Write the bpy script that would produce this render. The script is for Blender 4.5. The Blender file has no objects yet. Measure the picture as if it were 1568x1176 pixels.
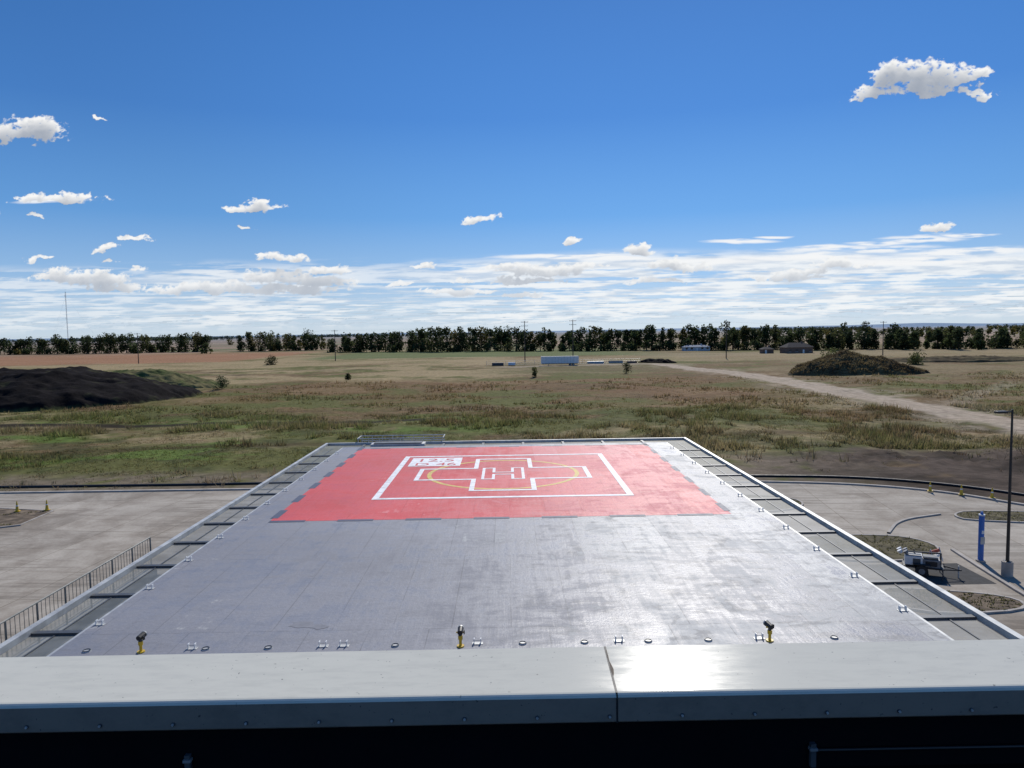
import bpy, math, random
import numpy as np
from mathutils import Vector, Matrix
random.seed(4); rng=np.random.default_rng(7)
sc=bpy.context.scene
sc.view_settings.view_transform='Standard'; sc.view_settings.look='None'; sc.view_settings.exposure=0

# ---------------------------------------------------------------- materials
class NT:
    def __init__(s,tree): s.t=tree; s.n=tree.nodes; s.l=tree.links
    def node(s,typ,**kw):
        n=s.n.new(typ)
        for k,v in kw.items(): setattr(n,k,v)
        return n
    def put(s,sock,v):
        if v is None: return
        if isinstance(v,bpy.types.NodeSocket): s.l.new(v,sock)
        else: sock.default_value=v
    def m(s,op,a,b=None,c=None,clamp=False):
        n=s.node('ShaderNodeMath',operation=op,use_clamp=clamp)
        s.put(n.inputs[0],a); s.put(n.inputs[1],b)
        if c is not None: s.put(n.inputs[2],c)
        return n.outputs[0]
    def vm(s,op,a,b=None,c=None):
        n=s.node('ShaderNodeVectorMath',operation=op)
        s.put(n.inputs[0],a); s.put(n.inputs[1],b)
        if c is not None: s.put(n.inputs[2],c)
        return n.outputs['Value'] if op in('DOT_PRODUCT','LENGTH') else n.outputs[0]
    def noise(s,vec,scale,detail=4,rough=.55,dist=0):
        n=s.node('ShaderNodeTexNoise'); s.put(n.inputs['Vector'],vec)
        n.inputs['Scale'].default_value=scale; n.inputs['Detail'].default_value=detail
        n.inputs['Roughness'].default_value=rough; n.inputs['Distortion'].default_value=dist
        return n
    def mr(s,v,a,b,c=0.,d=1.,smooth=True):
        n=s.node('ShaderNodeMapRange'); n.interpolation_type='SMOOTHSTEP' if smooth else 'LINEAR'
        s.put(n.inputs[0],v)
        for i,x in enumerate((a,b,c,d)): s.put(n.inputs[i+1],x)
        return n.outputs[0]
    def mix(s,f,a,b,blend='MIX'):
        n=s.node('ShaderNodeMix',data_type='RGBA',blend_type=blend)
        s.put(n.inputs[0],f)
        s.put(n.inputs[6],(a if isinstance(a,bpy.types.NodeSocket) else (*a,1)))
        s.put(n.inputs[7],(b if isinstance(b,bpy.types.NodeSocket) else (*b,1)))
        return n.outputs[2]
    def scalev(s,vec,sx,sy,sz): return s.vm('MULTIPLY',vec,(sx,sy,sz))

def newmat(name):
    m=bpy.data.materials.new(name); m.use_nodes=True
    t=NT(m.node_tree); b=m.node_tree.nodes['Principled BSDF']
    return m,t,b
def simple(name,col,rough=.6,metal=0.,var=.15,scale=3.,bump=0.,spec=.5):
    m,t,b=newmat(name)
    co=t.node('ShaderNodeTexCoord').outputs['Object']
    n=t.noise(co,scale,5,.6)
    f=t.mr(n.outputs[0],.3,.7)
    c=t.mix(f,tuple(x*(1-var) for x in col),tuple(min(1,x*(1+var)) for x in col))
    t.put(b.inputs['Base Color'],c)
    t.put(b.inputs['Roughness'],t.mr(n.outputs[0],.2,.8,max(0,rough-.08),min(1,rough+.08)))
    b.inputs['Metallic'].default_value=metal
    b.inputs['Specular IOR Level'].default_value=spec
    if bump:
        bn=t.node('ShaderNodeBump'); bn.inputs['Strength'].default_value=bump; bn.inputs['Distance'].default_value=.02
        t.put(bn.inputs['Height'],n.outputs[0]); t.put(b.inputs['Normal'],bn.outputs[0])
    return m
def attrmat(name,rough=.9,trans=0.,fine=(1.2,.25),spec=.1,bump=0.):
    m,t,b=newmat(name)
    a=t.node('ShaderNodeAttribute',attribute_name='Col')
    co=t.node('ShaderNodeTexCoord').outputs['Object']
    n=t.noise(co,fine[0],6,.65)
    f=t.mr(n.outputs[0],.25,.75,1-fine[1],1+fine[1],False)
    c=t.vm('SCALE',a.outputs['Color']); 
    sn=c.node; t.put(sn.inputs['Scale'],f)
    t.put(b.inputs['Base Color'],c); b.inputs['Roughness'].default_value=rough
    b.inputs['Specular IOR Level'].default_value=spec
    if bump:
        bn=t.node('ShaderNodeBump'); bn.inputs['Strength'].default_value=bump; bn.inputs['Distance'].default_value=.3
        t.put(bn.inputs['Height'],n.outputs[0]); t.put(b.inputs['Normal'],bn.outputs[0])
    if trans>0:
        tr=t.node('ShaderNodeBsdfTranslucent'); t.put(tr.inputs['Color'],c)
        mx=t.node('ShaderNodeMixShader'); mx.inputs[0].default_value=trans
        out=[x for x in t.n if x.type=='OUTPUT_MATERIAL'][0]
        t.l.new(b.outputs[0],mx.inputs[1]); t.l.new(tr.outputs[0],mx.inputs[2]); t.l.new(mx.outputs[0],out.inputs[0])
    return m

# deck coating: worn, patchy, satin
def deckmat(name,base,light,dirt,wear,rough=(.36,.66),spec=.36,seam=.6):
    m,t,b=newmat(name)
    co=t.node('ShaderNodeNewGeometry').outputs['Position']
    sep=t.node('ShaderNodeSeparateXYZ'); t.put(sep.inputs[0],co)
    X=sep.outputs[0];Y=sep.outputs[1]
    cross=t.noise(t.scalev(co,.5,3.2,1),1.0,8,.72).outputs[0]
    along=t.noise(t.scalev(co,4.2,.35,1),1.0,8,.70).outputs[0]
    blot=t.noise(co,.55,9,.70,.8).outputs[0]
    big=t.noise(co,.13,3,.5).outputs[0]
    fine=t.noise(co,9,4,.7).outputs[0]
    br=t.node('ShaderNodeTexBrick'); t.put(br.inputs['Vector'],co); br.offset=.37; br.inputs['Scale'].default_value=1
    br.inputs['Brick Width'].default_value=1.52; br.inputs['Row Height'].default_value=6.1; br.inputs['Mortar Size'].default_value=.016
    br.inputs['Color1'].default_value=(0,0,0,1); br.inputs['Color2'].default_value=(1,1,1,1); br.inputs['Mortar'].default_value=(.5,.5,.5,1)
    pan=br.outputs['Color']; mort=br.outputs['Fac']
    s=t.m('ADD',t.m('MULTIPLY',cross,.5),t.m('MULTIPLY',along,.5))
    side=t.mr(X,-3.0,4.5)            # towards +X: more pale patches, stronger dark ones, less rough
    th=t.m('SUBTRACT',.60,t.m('MULTIPLY',side,.105))
    pw=t.m('MULTIPLY',t.m('SUBTRACT',pan,.5),.07)
    w=t.m('SUBTRACT',t.m('ADD',t.m('ADD',t.m('MULTIPLY',s,.5),t.m('MULTIPLY',blot,.5)),pw),th)
    wf=t.m('MULTIPLY',t.mr(w,-.02,.035),wear,clamp=True)
    c=t.mix(wf,base,light)
    gr=t.mr(t.noise(t.scalev(co,1,1.6,1),.8,8,.70,1.2).outputs[0],.52,.60,0,.55)
    c=t.mix(t.m('MULTIPLY',gr,t.mr(side,0,1,.3,1.)),c,dirt)
    v=t.vm('SCALE',c); t.put(v.node.inputs['Scale'],t.m('MULTIPLY',t.mr(big,.35,.65,.92,1.06),t.mr(fine,.2,.8,.90,1.10)))
    c=v
    l=t.m('MULTIPLY',mort,t.mr(along,.36,.56,.12,seam))
    c=t.mix(l,c,tuple(x*.5 for x in base))
    t.put(b.inputs['Base Color'],c)
    r=t.m('ADD',t.mr(t.m('ADD',t.m('MULTIPLY',s,.5),t.m('MULTIPLY',blot,.5)),.42,.58,rough[0],rough[1]),t.m('MULTIPLY',t.m('SUBTRACT',1.0,side),.08))
    t.put(b.inputs['Roughness'],r); b.inputs['Specular IOR Level'].default_value=spec
    bn=t.node('ShaderNodeBump'); bn.inputs['Strength'].default_value=.7; bn.inputs['Distance'].default_value=.02
    t.put(bn.inputs['Height'],t.m('ADD',t.m('MULTIPLY',fine,.5),s)); t.put(b.inputs['Normal'],bn.outputs[0])
    return m
M_deck=deckmat('deck_coating',(.215,.215,.232),(.40,.40,.38),(.12,.12,.125),.85)
M_red=deckmat('red_coating',(.60,.072,.080),(.70,.25,.25),(.44,.065,.07),.7,rough=(.42,.68),spec=.25,seam=.35)
M_white=simple('white_marking',(.76,.75,.73),.6,var=.2,scale=3,spec=.3)
M_yellow=simple('yellow_marking',(.60,.42,.08),.6,var=.25,scale=3,spec=.3)
M_slate=simple('slate_marking',(.06,.075,.12),.6,spec=.3)
M_galv=simple('galvanised_steel',(.43,.435,.42),.5,.25,var=.18,scale=2)
M_rib=simple('dark_steel_rib',(.07,.075,.08),.5,.2)
M_black=simple('black_rubber',(.012,.012,.014),.6)
M_yel=simple('yellow_paint',(.62,.40,.02),.4,var=.1)
M_blue=simple('blue_paint',(.03,.14,.46),.4,var=.1)
M_orange=simple('red_paint',(.5,.06,.03),.5)
M_wht=simple('white_paint',(.72,.72,.70),.45,var=.06,scale=1)
M_grey=simple('grey_machine_paint',(.20,.20,.20),.5,var=.25,scale=3)
M_pole=simple('bronze_pole',(.03,.028,.027),.4,.3)
M_wood=simple('wood_pole',(.07,.055,.045),.85,var=.25)
M_brick=simple('brown_siding',(.15,.10,.075),.8)
M_roof=simple('dark_shingle',(.05,.045,.045),.9,spec=.1)
M_glass=simple('window_glass',(.03,.04,.05),.1)
M_wall=simple('precast_wall',(.42,.40,.37),.8,var=.08,scale=.7)
M_memb=simple('roof_membrane',(.004,.004,.005),.9,spec=.03)
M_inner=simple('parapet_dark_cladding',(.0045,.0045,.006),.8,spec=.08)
M_kerb=simple('kerb_concrete',(.40,.36,.31),.9,var=.18,scale=1.2,spec=.15)
M_walk=simple('walkway_concrete',(.32,.32,.30),.8,var=.12,scale=.8)
M_seal=simple('weathered_sealant',(.10,.07,.045),.8,var=.4,scale=30)

def concmat(name,a,b2,joint=4.6):
    m,t,b=newmat(name)
    co=t.node('ShaderNodeNewGeometry').outputs['Position']
    mp=t.node('ShaderNodeMapping'); mp.inputs['Rotation'].default_value=(0,0,math.radians(7)); t.put(mp.inputs[0],co)
    br=t.node('ShaderNodeTexBrick'); t.put(br.inputs['Vector'],mp.outputs[0]); br.offset=0
    br.inputs['Scale'].default_value=1; br.inputs['Brick Width'].default_value=joint; br.inputs['Row Height'].default_value=joint
    br.inputs['Mortar Size'].default_value=.035; br.inputs['Mortar Smooth'].default_value=.3
    br.inputs['Color1'].default_value=(.90,.90,.90,1); br.inputs['Color2'].default_value=(1.06,1.06,1.06,1); br.inputs['Mortar'].default_value=(.64,.62,.58,1)
    n1=t.noise(co,.10,7,.62,1.2).outputs[0]; n2=t.noise(co,.5,6,.65,.5).outputs[0]; n3=t.noise(co,5,3,.7).outputs[0]
    f=t.m('ADD',t.m('MULTIPLY',n1,.65),t.m('MULTIPLY',n2,.35))
    c=t.mix(t.mr(f,.36,.62),a,b2)
    tr=t.noise(t.scalev(mp.outputs[0],.08,.9,1),1.,4,.5,1.5).outputs[0]
    c=t.mix(t.m('MULTIPLY',t.mr(tr,.54,.66),.40),c,tuple(x*.6 for x in a))
    c=t.mix(1.,c,br.outputs['Color'],'MULTIPLY')
    v=t.vm('SCALE',c); t.put(v.node.inputs['Scale'],t.mr(n3,.2,.8,.90,1.10))
    t.put(b.inputs['Base Color'],v); b.inputs['Roughness'].default_value=.9; b.inputs['Specular IOR Level'].default_value=.15
    return m
M_conc=concmat('lot_concrete',(.24,.20,.155),(.42,.37,.30))

def netmat():
    m,t,b=newmat('safety_net_mesh')
    co=t.node('ShaderNodeNewGeometry').outputs['Position']
    n=t.noise(co,1.2,4,.6).outputs[0]
    c=t.mix(t.mr(n,.3,.7),(.13,.14,.13),(.22,.23,.215)); t.put(b.inputs['Base Color'],c); b.inputs['Roughness'].default_value=.6
    tr=t.node('ShaderNodeBsdfTransparent'); mx=t.node('ShaderNodeMixShader'); mx.inputs[0].default_value=.62
    out=[x for x in t.n if x.type=='OUTPUT_MATERIAL'][0]
    t.l.new(tr.outputs[0],mx.inputs[1]); t.l.new(b.outputs[0],mx.inputs[2]); t.l.new(mx.outputs[0],out.inputs[0])
    return m
M_net=netmat()

def capmat(name,c1,c2,r0,r1,spec):
    m,t,b=newmat(name)
    co=t.node('ShaderNodeNewGeometry').outputs['Position']
    n=t.noise(co,.7,3,.5).outputs[0]; d=t.noise(t.scalev(co,2,9,3),3.,6,.7).outputs[0]; d2=t.noise(co,55,2,.5).outputs[0]
    c=t.mix(t.mr(d,.40,.75),c1,c2)
    c=t.mix(t.mr(d2,.70,.78),c,tuple(x*.5 for x in c2))
    t.put(b.inputs['Base Color'],c)
    t.put(b.inputs['Roughness'],t.mr(d,.3,.7,r0,r1)); b.inputs['Specular IOR Level'].default_value=spec
    bn=t.node('ShaderNodeBump'); bn.inputs['Strength'].default_value=.05; bn.inputs['Distance'].default_value=.05
    t.put(bn.inputs['Height'],n); t.put(b.inputs['Normal'],bn.outputs[0])
    return m
M_cap=capmat('parapet_cap_metal',(.64,.61,.50),(.57,.545,.45),.11,.16,.15)
M_cap_shaded=capmat('parapet_cap_metal_shaded',(.24,.20,.16),(.19,.16,.13),.5,.6,.12)  # same metal as the cap, with the lip's shade put into its colour

# ---------------------------------------------------------------- mesh builder
class B:
    def __init__(s): s.v=[];s.f=[];s.mi=[];s.mats=[]
    def mid(s,mat):
        if mat not in s.mats: s.mats.append(mat)
        return s.mats.index(mat)
    def add(s,vs,fs,mat):
        o=len(s.v); s.v+= [tuple(v) for v in vs]; k=s.mid(mat)
        for f in fs: s.f.append(tuple(i+o for i in f)); s.mi.append(k)
    def box(s,x0,x1,y0,y1,z0,z1,mat,R=None,c=None):
        vs=[Vector((x,y,z)) for z in(z0,z1) for x,y in((x0,y0),(x1,y0),(x1,y1),(x0,y1))]
        if R is not None:
            c=Vector(c) if c else Vector((0,0,0)); vs=[c+R@v for v in vs]
        s.add(vs,[(3,2,1,0),(4,5,6,7),(0,1,5,4),(1,2,6,5),(2,3,7,6),(3,0,4,7)],mat)
    def cyl(s,p0,p1,r0,r1,mat,n=10,caps=True):
        p0=Vector(p0);p1=Vector(p1); d=(p1-p0).normalized(); q=d.to_track_quat('Z','Y')
        vs=[]
        for p,r in((p0,r0),(p1,r1)):
            for i in range(n):
                a=2*math.pi*i/n; vs.append(p+q@Vector((math.cos(a)*r,math.sin(a)*r,0)))
        fs=[(i,(i+1)%n,n+(i+1)%n,n+i) for i in range(n)]
        if caps: fs+=[tuple(range(n-1,-1,-1)),tuple(range(n,2*n))]
        s.add(vs,fs,mat)
    def poly(s,pts,z,mat): s.add([(x,y,z) for x,y in pts],[tuple(range(len(pts)))],mat)
    def rect(s,x0,x1,y0,y1,z,mat): s.poly([(x0,y0),(x1,y0),(x1,y1),(x0,y1)],z,mat)
    def build(s,name,loc=None,rotz=0,smooth=False,parent=None,bevel=0):
        me=bpy.data.meshes.new(name); me.from_pydata(s.v,[],s.f); 
        for m in s.mats: me.materials.append(m)
        me.polygons.foreach_set('material_index',s.mi)
        if smooth: me.polygons.foreach_set('use_smooth',[True]*len(s.f))
        me.update(); ob=bpy.data.objects.new(name,me); sc.collection.objects.link(ob)
        if loc: ob.location=loc
        ob.rotation_euler[2]=rotz
        if parent: ob.parent=parent
        if bevel:
            b=ob.modifiers.new('bev','BEVEL'); b.width=bevel; b.segments=2; b.limit_method='ANGLE'
        return ob
def empty(name,loc=(0,0,0)):
    e=bpy.data.objects.new(name,None); e.location=loc; sc.collection.objects.link(e); return e
def npmesh(name,V,F,mat,col=None,smooth=False,parent=None,alpha=None):
    me=bpy.data.meshes.new(name); n=len(V); k=F.shape[1]
    me.vertices.add(n); me.vertices.foreach_set('co',V.astype(np.float32).ravel())
    me.loops.add(F.size); me.loops.foreach_set('vertex_index',F.astype(np.int32).ravel())
    me.polygons.add(len(F)); me.polygons.foreach_set('loop_start',np.arange(0,F.size,k,dtype=np.int32))
    try: me.polygons.foreach_set('loop_total',np.full(len(F),k,dtype=np.int32))
    except Exception: pass
    me.update(calc_edges=True)
    if col is not None:
        a=me.color_attributes.new('Col','FLOAT_COLOR','POINT')
        c=np.ones((n,4),np.float32); c[:,:3]=col
        if alpha is not None: c[:,3]=alpha
        a.data.foreach_set('color',c.ravel())
    if smooth: me.polygons.foreach_set('use_smooth',[True]*len(me.polygons))
    me.materials.append(mat); ob=bpy.data.objects.new(name,me); sc.collection.objects.link(ob)
    if parent: ob.parent=parent
    return ob

# numpy noise
def vn(x,y,s=0):
    ix=np.floor(x);iy=np.floor(y);fx=x-ix;fy=y-iy
    def h(a,b):
        r=np.sin(a*127.1+b*311.7+s*74.7)*43758.5453; return r-np.floor(r)
    fx=fx*fx*(3-2*fx);fy=fy*fy*(3-2*fy)
    return (h(ix,iy)*(1-fx)+h(ix+1,iy)*fx)*(1-fy)+(h(ix,iy+1)*(1-fx)+h(ix+1,iy+1)*fx)*fy
def fbm(x,y,o=5,s=0,g=.55):
    t=0;a=.5;n=0
    for i in range(o):
        c,sn=math.cos(i*.7),math.sin(i*.7)
        t=t+a*vn((x*c-y*sn)*2**i,(x*sn+y*c)*2**i,s+i*3.3);n+=a;a*=g
    return t/n
def billow(x,y,o=4,s=0,g=.55):
    t=0;a=.5;n=0
    for i in range(o):
        c,sn=math.cos(i*.7),math.sin(i*.7)
        t=t+a*(1-np.abs(2*vn((x*c-y*sn)*2**i,(x*sn+y*c)*2**i,s+i*3.3)-1));n+=a;a*=g
    return t/n
def ss(a,b,x):
    t=np.clip((x-a)/(b-a),0,1); return t*t*(3-2*t)

# ---------------------------------------------------------------- terrain colours
ROADX=74.5
def ditchd(X,Y): return np.abs(Y-(121.5+(X+83)*.055+1.2*np.sin(X*.07)))
def groundcol(X,Y):
    n1=fbm(X*.03,Y*.03,5,1);n2=fbm(X*.07,Y*.11,6,2,.62);n3=fbm(X*.45,Y*.3,4,3);n4=fbm(X*.012,Y*.02,4,9);n5=fbm(X*.045,Y*.065,6,14,.62);n6=fbm(X*.16,Y*.22,5,31,.62)
    wx=(n2-.5)*30; wy=(n1-.5)*60
    green=np.array([.108,.116,.036]);brown=np.array([.170,.115,.058]);straw=np.array([.29,.22,.12]);soil=np.array([.042,.031,.024])
    tan=np.array([.30,.235,.165])
    def L(a,b,f): return a*(1-f[...,None])+b*f[...,None]
    C=np.broadcast_to(brown,X.shape+(3,)).copy()
    C=L(C,np.array([.115,.078,.042]),ss(.50,.62,n6)*.7)
    g=ss(.47,.57,n2*.55+n1*.45+ .07*ss(160,90,Y+wy*.3)+.05*ss(20,-30,X)); C=L(C,green,g*.85)
    C=L(C,straw,ss(.50,.60,n3*.2+n5*.6+n4*.2)*.70)
    C=L(C,np.array([.060,.066,.026]),ss(.49,.58,n3*.35+n6*.65)*ss(155,95,Y+wy*.3)*.7)
    C=L(C,np.array([.175,.098,.050]),ss(130,160,Y+wy*.4)*ss(250,220,Y+wy*.4)*ss(-95,-50,X+wx)*ss(90,50,X+wx)*.6*ss(.36,.54,n5))
    C=L(C,np.array([.110,.165,.036]),ss(.55,.64,n2)*ss(75,85,Y)*ss(145,110,Y)*ss(8,-15,X)*.75)
    C=L(C,straw*1.1,ss(205,240,Y+wy*.6)*ss(20,-20,X+wx)*ss(.38,.54,n3*.2+n5*.8)*.85)
    C=L(C,straw*.70,ss(80,95,X+wx*.3)*ss(.40,.58,n5)*.75)
    C=L(C,np.array([.145,.122,.060]),ss(240,270,Y+wy*.3)*ss(345,330,Y)*ss(-15,5,X+wx)*ss(70,55,X+wx)*.6)
    C=L(C,straw*1.10,ss(330,350,Y)*ss(420,400,Y)*.5)
    C=L(C,np.array([.31,.16,.09]),ss(400,420,Y)*ss(690,680,Y)*ss(-150,-165,X+wx*.5)*.85)
    C=L(C,np.array([.125,.150,.06]),ss(420,440,Y)*ss(600,590,Y)*ss(-130,-110,X)*ss(110,60,X)*.9)
    C=L(C,np.array([.28,.22,.13]),ss(380,400,Y)*ss(460,430,Y)*ss(60,90,X)*.6)
    # bare strips by the kerb
    C=L(C,tan*.58,ss(81,75,Y+(n3-.5)*10)*ss(.25,.45,n3)*.9)
    C=L(C,tan*.60,ss(20,28,X)*ss(90,80,Y+(n2-.5)*25)*ss(.3,.5,n3))
    C=L(C,soil*(.9+1.1*ss(.4,.6,n6))[...,None],ss(24,40,X+wx*.6)*ss(89,82,Y+(n3-.5)*12+(n2-.5)*20)*ss(.20,.36,n2*.4+n3*.6)*.95)
    # windrow ditch and tracks
    d=ditchd(X,Y); C=L(C,soil*.6,ss(2.6+(n3-.5)*2,1.0,d)*ss(-105,-95,X)*ss(-8,-16,X)*.92)
    C=L(C,straw*.9,ss(5.5,3.2,d)*ss(2.2,3.2,d)*ss(-105,-95,X)*ss(-8,-16,X)*ss(.4,.55,n3)*.6)
    d=np.abs(Y-(128+ (X)*.02+(n3-.5)*3)); C=L(C,np.array([.08,.095,.03]),ss(3,1,d)*ss(-14,-10,X)*ss(50,40,X)*.6)
    d=np.abs(Y-(273+(n3-.5)*5)); C=L(C,soil,ss(4,1.5,d)*ss(-165,-155,X)*ss(-92,-98,X)*.8)
    d=np.abs(Y-(300+(n3-.5)*6)); C=L(C,soil,ss(5,2,d)*ss(-180,-165,X)*ss(-40,-60,X)*.35)
    d=np.abs(Y-(98+(X)*.05+(n3-.5)*2)); C=L(C,brown*.4,ss(2.4,.5,d)*ss(-120,-70,X)*.6)
    for o in(-1.0,1.0):
        d=np.abs(Y-(162+o-X*.12+(n1-.5)*12)); C=L(C,brown*.55,ss(1.3,.3,d)*ss(-70,-60,X)*ss(62,55,X)*.45)
    # dirt road
    rx=ROADX+(n2-.5)*3-ss(230,300,Y)*10
    w=4.6+(n3-.5)*2
    rd=ss(w+1.2,w-.6,np.abs(X-rx))*ss(320,300,Y); C=L(C,np.array([.42,.34,.255]),rd*(.78+.22*ss(.35,.55,n3)))
    C=L(C,np.array([.24,.185,.13]),ss(.7,.2,np.abs(np.abs(X-rx)-1.2))*rd*.35)
    C=L(C,np.array([.34,.27,.195]),ss(w+12,w,np.abs(X-rx))*ss(.44,.58,n3*.5+n2*.5)*ss(330,300,Y)*.65)
    C=L(C,np.array([.34,.27,.20]),ss(7,3,np.abs(Y-305-(n3-.5)*8))*ss(-10,5,X)*ss(76,66,X)*.7)
    C=L(C,np.array([.34,.28,.2]),ss(5,2,np.abs(Y-150-(X-95)*1.1))*ss(74,84,X)*ss(135,120,X)*.4)
    # far farmland strips
    far=ss(560,720,Y); k=fbm(X*.0012,Y*.0045,3,21); k2=np.floor(k*14)%4
    fc=np.stack([np.choose(k2.astype(int),[.27,.16,.33,.20]),np.choose(k2.astype(int),[.19,.15,.23,.14]),np.choose(k2.astype(int),[.12,.07,.15,.08])],-1)
    C=C*(1-far[...,None])+fc*far[...,None]
    hz=1-np.exp(-np.maximum(np.hypot(X,Y)-600,0)/7500.); C=L(C,np.array([.25,.34,.44]),hz)  # aerial haze painted into the ground colour, growing with distance
    return np.clip(C,.01,.9)
def axis(a,b,step,out,g):
    c=list(np.arange(a,b+step/2,step)); s=step; v=c[-1]
    while v<out[1]: s*=g; v+=s; c.append(v)
    s=step; v=c[0]; l=[]
    while v>out[0]: s*=g; v-=s; l.append(v)
    return np.array(l[::-1]+c)
xs=axis(-160,170,.9,(-16000,16000),1.055); ys=axis(60,330,.75,(-400,18000),1.035)
X,Y=np.meshgrid(xs,ys)
def gz(X,Y):
    amp=ss(74,95,Y)
    a=np.exp(-np.maximum(Y-200,0)/400)
    clod=ss(24,38,X)*ss(74,77,Y)*ss(88,84,Y)*(fbm(X*.9,Y*.9,4,61)-.45)*1.3
    return amp*((fbm(X*.035,Y*.035,4,5)-.5)*1.8*a + (fbm(X*.2,Y*.2,3,6)-.5)*.35*a)+clod
Z=gz(X,Y); ny,nx=X.shape
V=np.stack([X,Y,Z],-1).reshape(-1,3); idx=np.arange(nx*ny).reshape(ny,nx)
F=np.stack([idx[:-1,:-1],idx[:-1,1:],idx[1:,1:],idx[1:,:-1]],-1).reshape(-1,4)
M_ground=attrmat('ground_soil_and_grass',fine=(.8,.42),bump=.6,spec=.03)
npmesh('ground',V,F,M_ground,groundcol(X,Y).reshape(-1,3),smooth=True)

# ---------------------------------------------------------------- mounds
def mound(name,cx,cy,hx,hy,h,colf,seed,p=1.0,n=120,flat=.62,skew=0.):
    u=np.linspace(-1.15,1.15,n);U,W=np.meshgrid(u,u); x=cx+U*hx;y=cy+W*hy
    U=U+skew*(1-np.abs(U).clip(0,1)**2)
    r=np.sqrt(U**2+W**2)+ (fbm(U*2.2,W*2.2,4,seed)-.5)*.35
    z=h*np.clip(1-r,0,1)**p*1.0; z=np.minimum(z,h*flat+ .15*z)
    z=z*(0.78+.44*fbm(x*.12,y*.12,4,seed+1))+ (fbm(x*.5,y*.5,5,seed+7)-.5)*1.5*ss(0,.6,z) -.5*ss(.95,1.05,r)
    V=np.stack([x,y,z],-1).reshape(-1,3);i=np.arange(n*n).reshape(n,n)
    F=np.stack([i[:-1,:-1],i[:-1,1:],i[1:,1:],i[1:,:-1]],-1).reshape(-1,4)
    npmesh(name,V,F,M_ground,colf(x,y,z).reshape(-1,3),smooth=True); return x,y,z
def cblack(x,y,z):
    n=fbm(x*.3,y*.3,4,33); c=np.array([.012,.010,.010])*(0.5+n[...,None]); g=np.array([.09,.095,.035])
    f=(ss(.3,.0,z)*.7+ss(.66,.72,n)*.25)[...,None]; return c*(1-f)+g*f
def cveg(x,y,z):
    n=ss(.3,.7,fbm(x*.35,y*.35,5,44))[...,None]; return np.array([.055,.042,.025])*(1-n)*1.1+np.array([.125,.098,.050])*n
def cgrn(x,y,z):
    n=ss(.3,.7,fbm(x*.25,y*.25,5,45))[...,None]; return np.array([.06,.072,.025])*(1-n)*1.2+np.array([.15,.13,.06])*n
mound('soil_mound',-121,177,47,27,9.2,cblack,3,.65)
mound('grassy_mound',-110,214,30,13,6.3,cgrn,12,.8)
mx_,my_,mz_=mound('grassy_mound',109,230,22,13,7.4,cveg,20,.8,flat=.85,skew=.15)
mound('spoil_pile',64,318,9,4,2.6,cblack,31,.8,50)
mound('spoil_pile',185,300,38,10,2.2,cveg,29,.8,60)

# ---------------------------------------------------------------- foliage helpers
def quads(P,size,flat=0.):
    n=len(P); a=rng.normal(size=(n,3)); a/=np.linalg.norm(a,axis=1)[:,None]
    b=rng.normal(size=(n,3)); b-= (a*b).sum(1)[:,None]*a; b/=np.linalg.norm(b,axis=1)[:,None]
    s=(size*(.6+.8*rng.random(n)))[:,None]*.5
    a=a*s;b=b*s*.75
    V=np.stack([P-a-b*.4,P+b-a*.2,P+a+b*.3,P-b+a*.3],1).reshape(-1,3)
    return V,np.arange(4*n).reshape(n,4)
M_leaf=attrmat('foliage',trans=.42,fine=(.5,.25))
M_grass=attrmat('grass_blades',trans=.5,fine=(.5,.25))
M_bark=attrmat('bark',fine=(2,.2))
class Cloud:
    def __init__(s): s.V=[];s.F=[];s.C=[];s.o=0
    def add(s,V,F,C): s.V.append(V);s.F.append(F+s.o);s.C.append(C);s.o+=len(V)
    def build(s,name,mat,parent=None): return npmesh(name,np.concatenate(s.V),np.concatenate(s.F),mat,np.concatenate(s.C),parent=parent)
def tree_into(leaf,bark,x,y,h,w,col,nq=330,q=.85,z0=0.,low=.30):
    segs=[((x,y,z0-.3),(x+rng.normal()*.3,y,z0+h*.55),h*.022,h*.010)]
    nb=rng.integers(9,14); lob=[]
    for i in range(nb):
        a=rng.random()*6.28; r=w*.5*rng.uniform(.1,.70); zz=h*rng.uniform(low,.86)
        k=1-.6*abs(zz/h-.45)
        c=np.array([x+math.cos(a)*r*k,y+math.sin(a)*r*k,z0+zz]); lob.append((c,w*rng.uniform(.16,.27)))
        segs.append(((x,y,z0+h*rng.uniform(.12,.4)),tuple(c),h*.009,h*.003))
    lob.append((np.array([x+rng.normal()*.4,y,z0+h*.88]),w*.15))
    for p0,p1,r0,r1 in segs:
        p0=Vector(p0);p1=Vector(p1);qd=(p1-p0).normalized().to_track_quat('Z','Y');vs=[]
        for p,r in((p0,r0),(p1,r1)):
            for i in range(4):
                an=math.pi/2*i; vs.append(tuple(p+qd@Vector((math.cos(an)*r,math.sin(an)*r,0))))
        bark.add(np.array(vs),np.array([(i,(i+1)%4,4+(i+1)%4,4+i) for i in range(4)]),np.tile([.06,.05,.04],(8,1)))
    per=max(6,nq//len(lob))
    for c,r in lob:
        d=rng.normal(size=(per,3)); d/=np.linalg.norm(d,axis=1)[:,None]
        rr=r*(.40+.75*rng.random(per)**.6)[:,None]
        P=c+d*rr*np.array([1,1,1.15]); P[:,2]=np.maximum(P[:,2],z0+.1); V,F=quads(P,q)
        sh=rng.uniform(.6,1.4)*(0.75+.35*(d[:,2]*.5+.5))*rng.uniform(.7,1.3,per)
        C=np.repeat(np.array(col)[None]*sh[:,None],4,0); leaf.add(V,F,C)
greens=[(.056,.074,.030),(.064,.080,.031),(.048,.062,.028),(.080,.085,.032),(.11,.10,.034),(.16,.13,.036)]
gp=[.3,.27,.2,.13,.07,.03]
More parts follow.
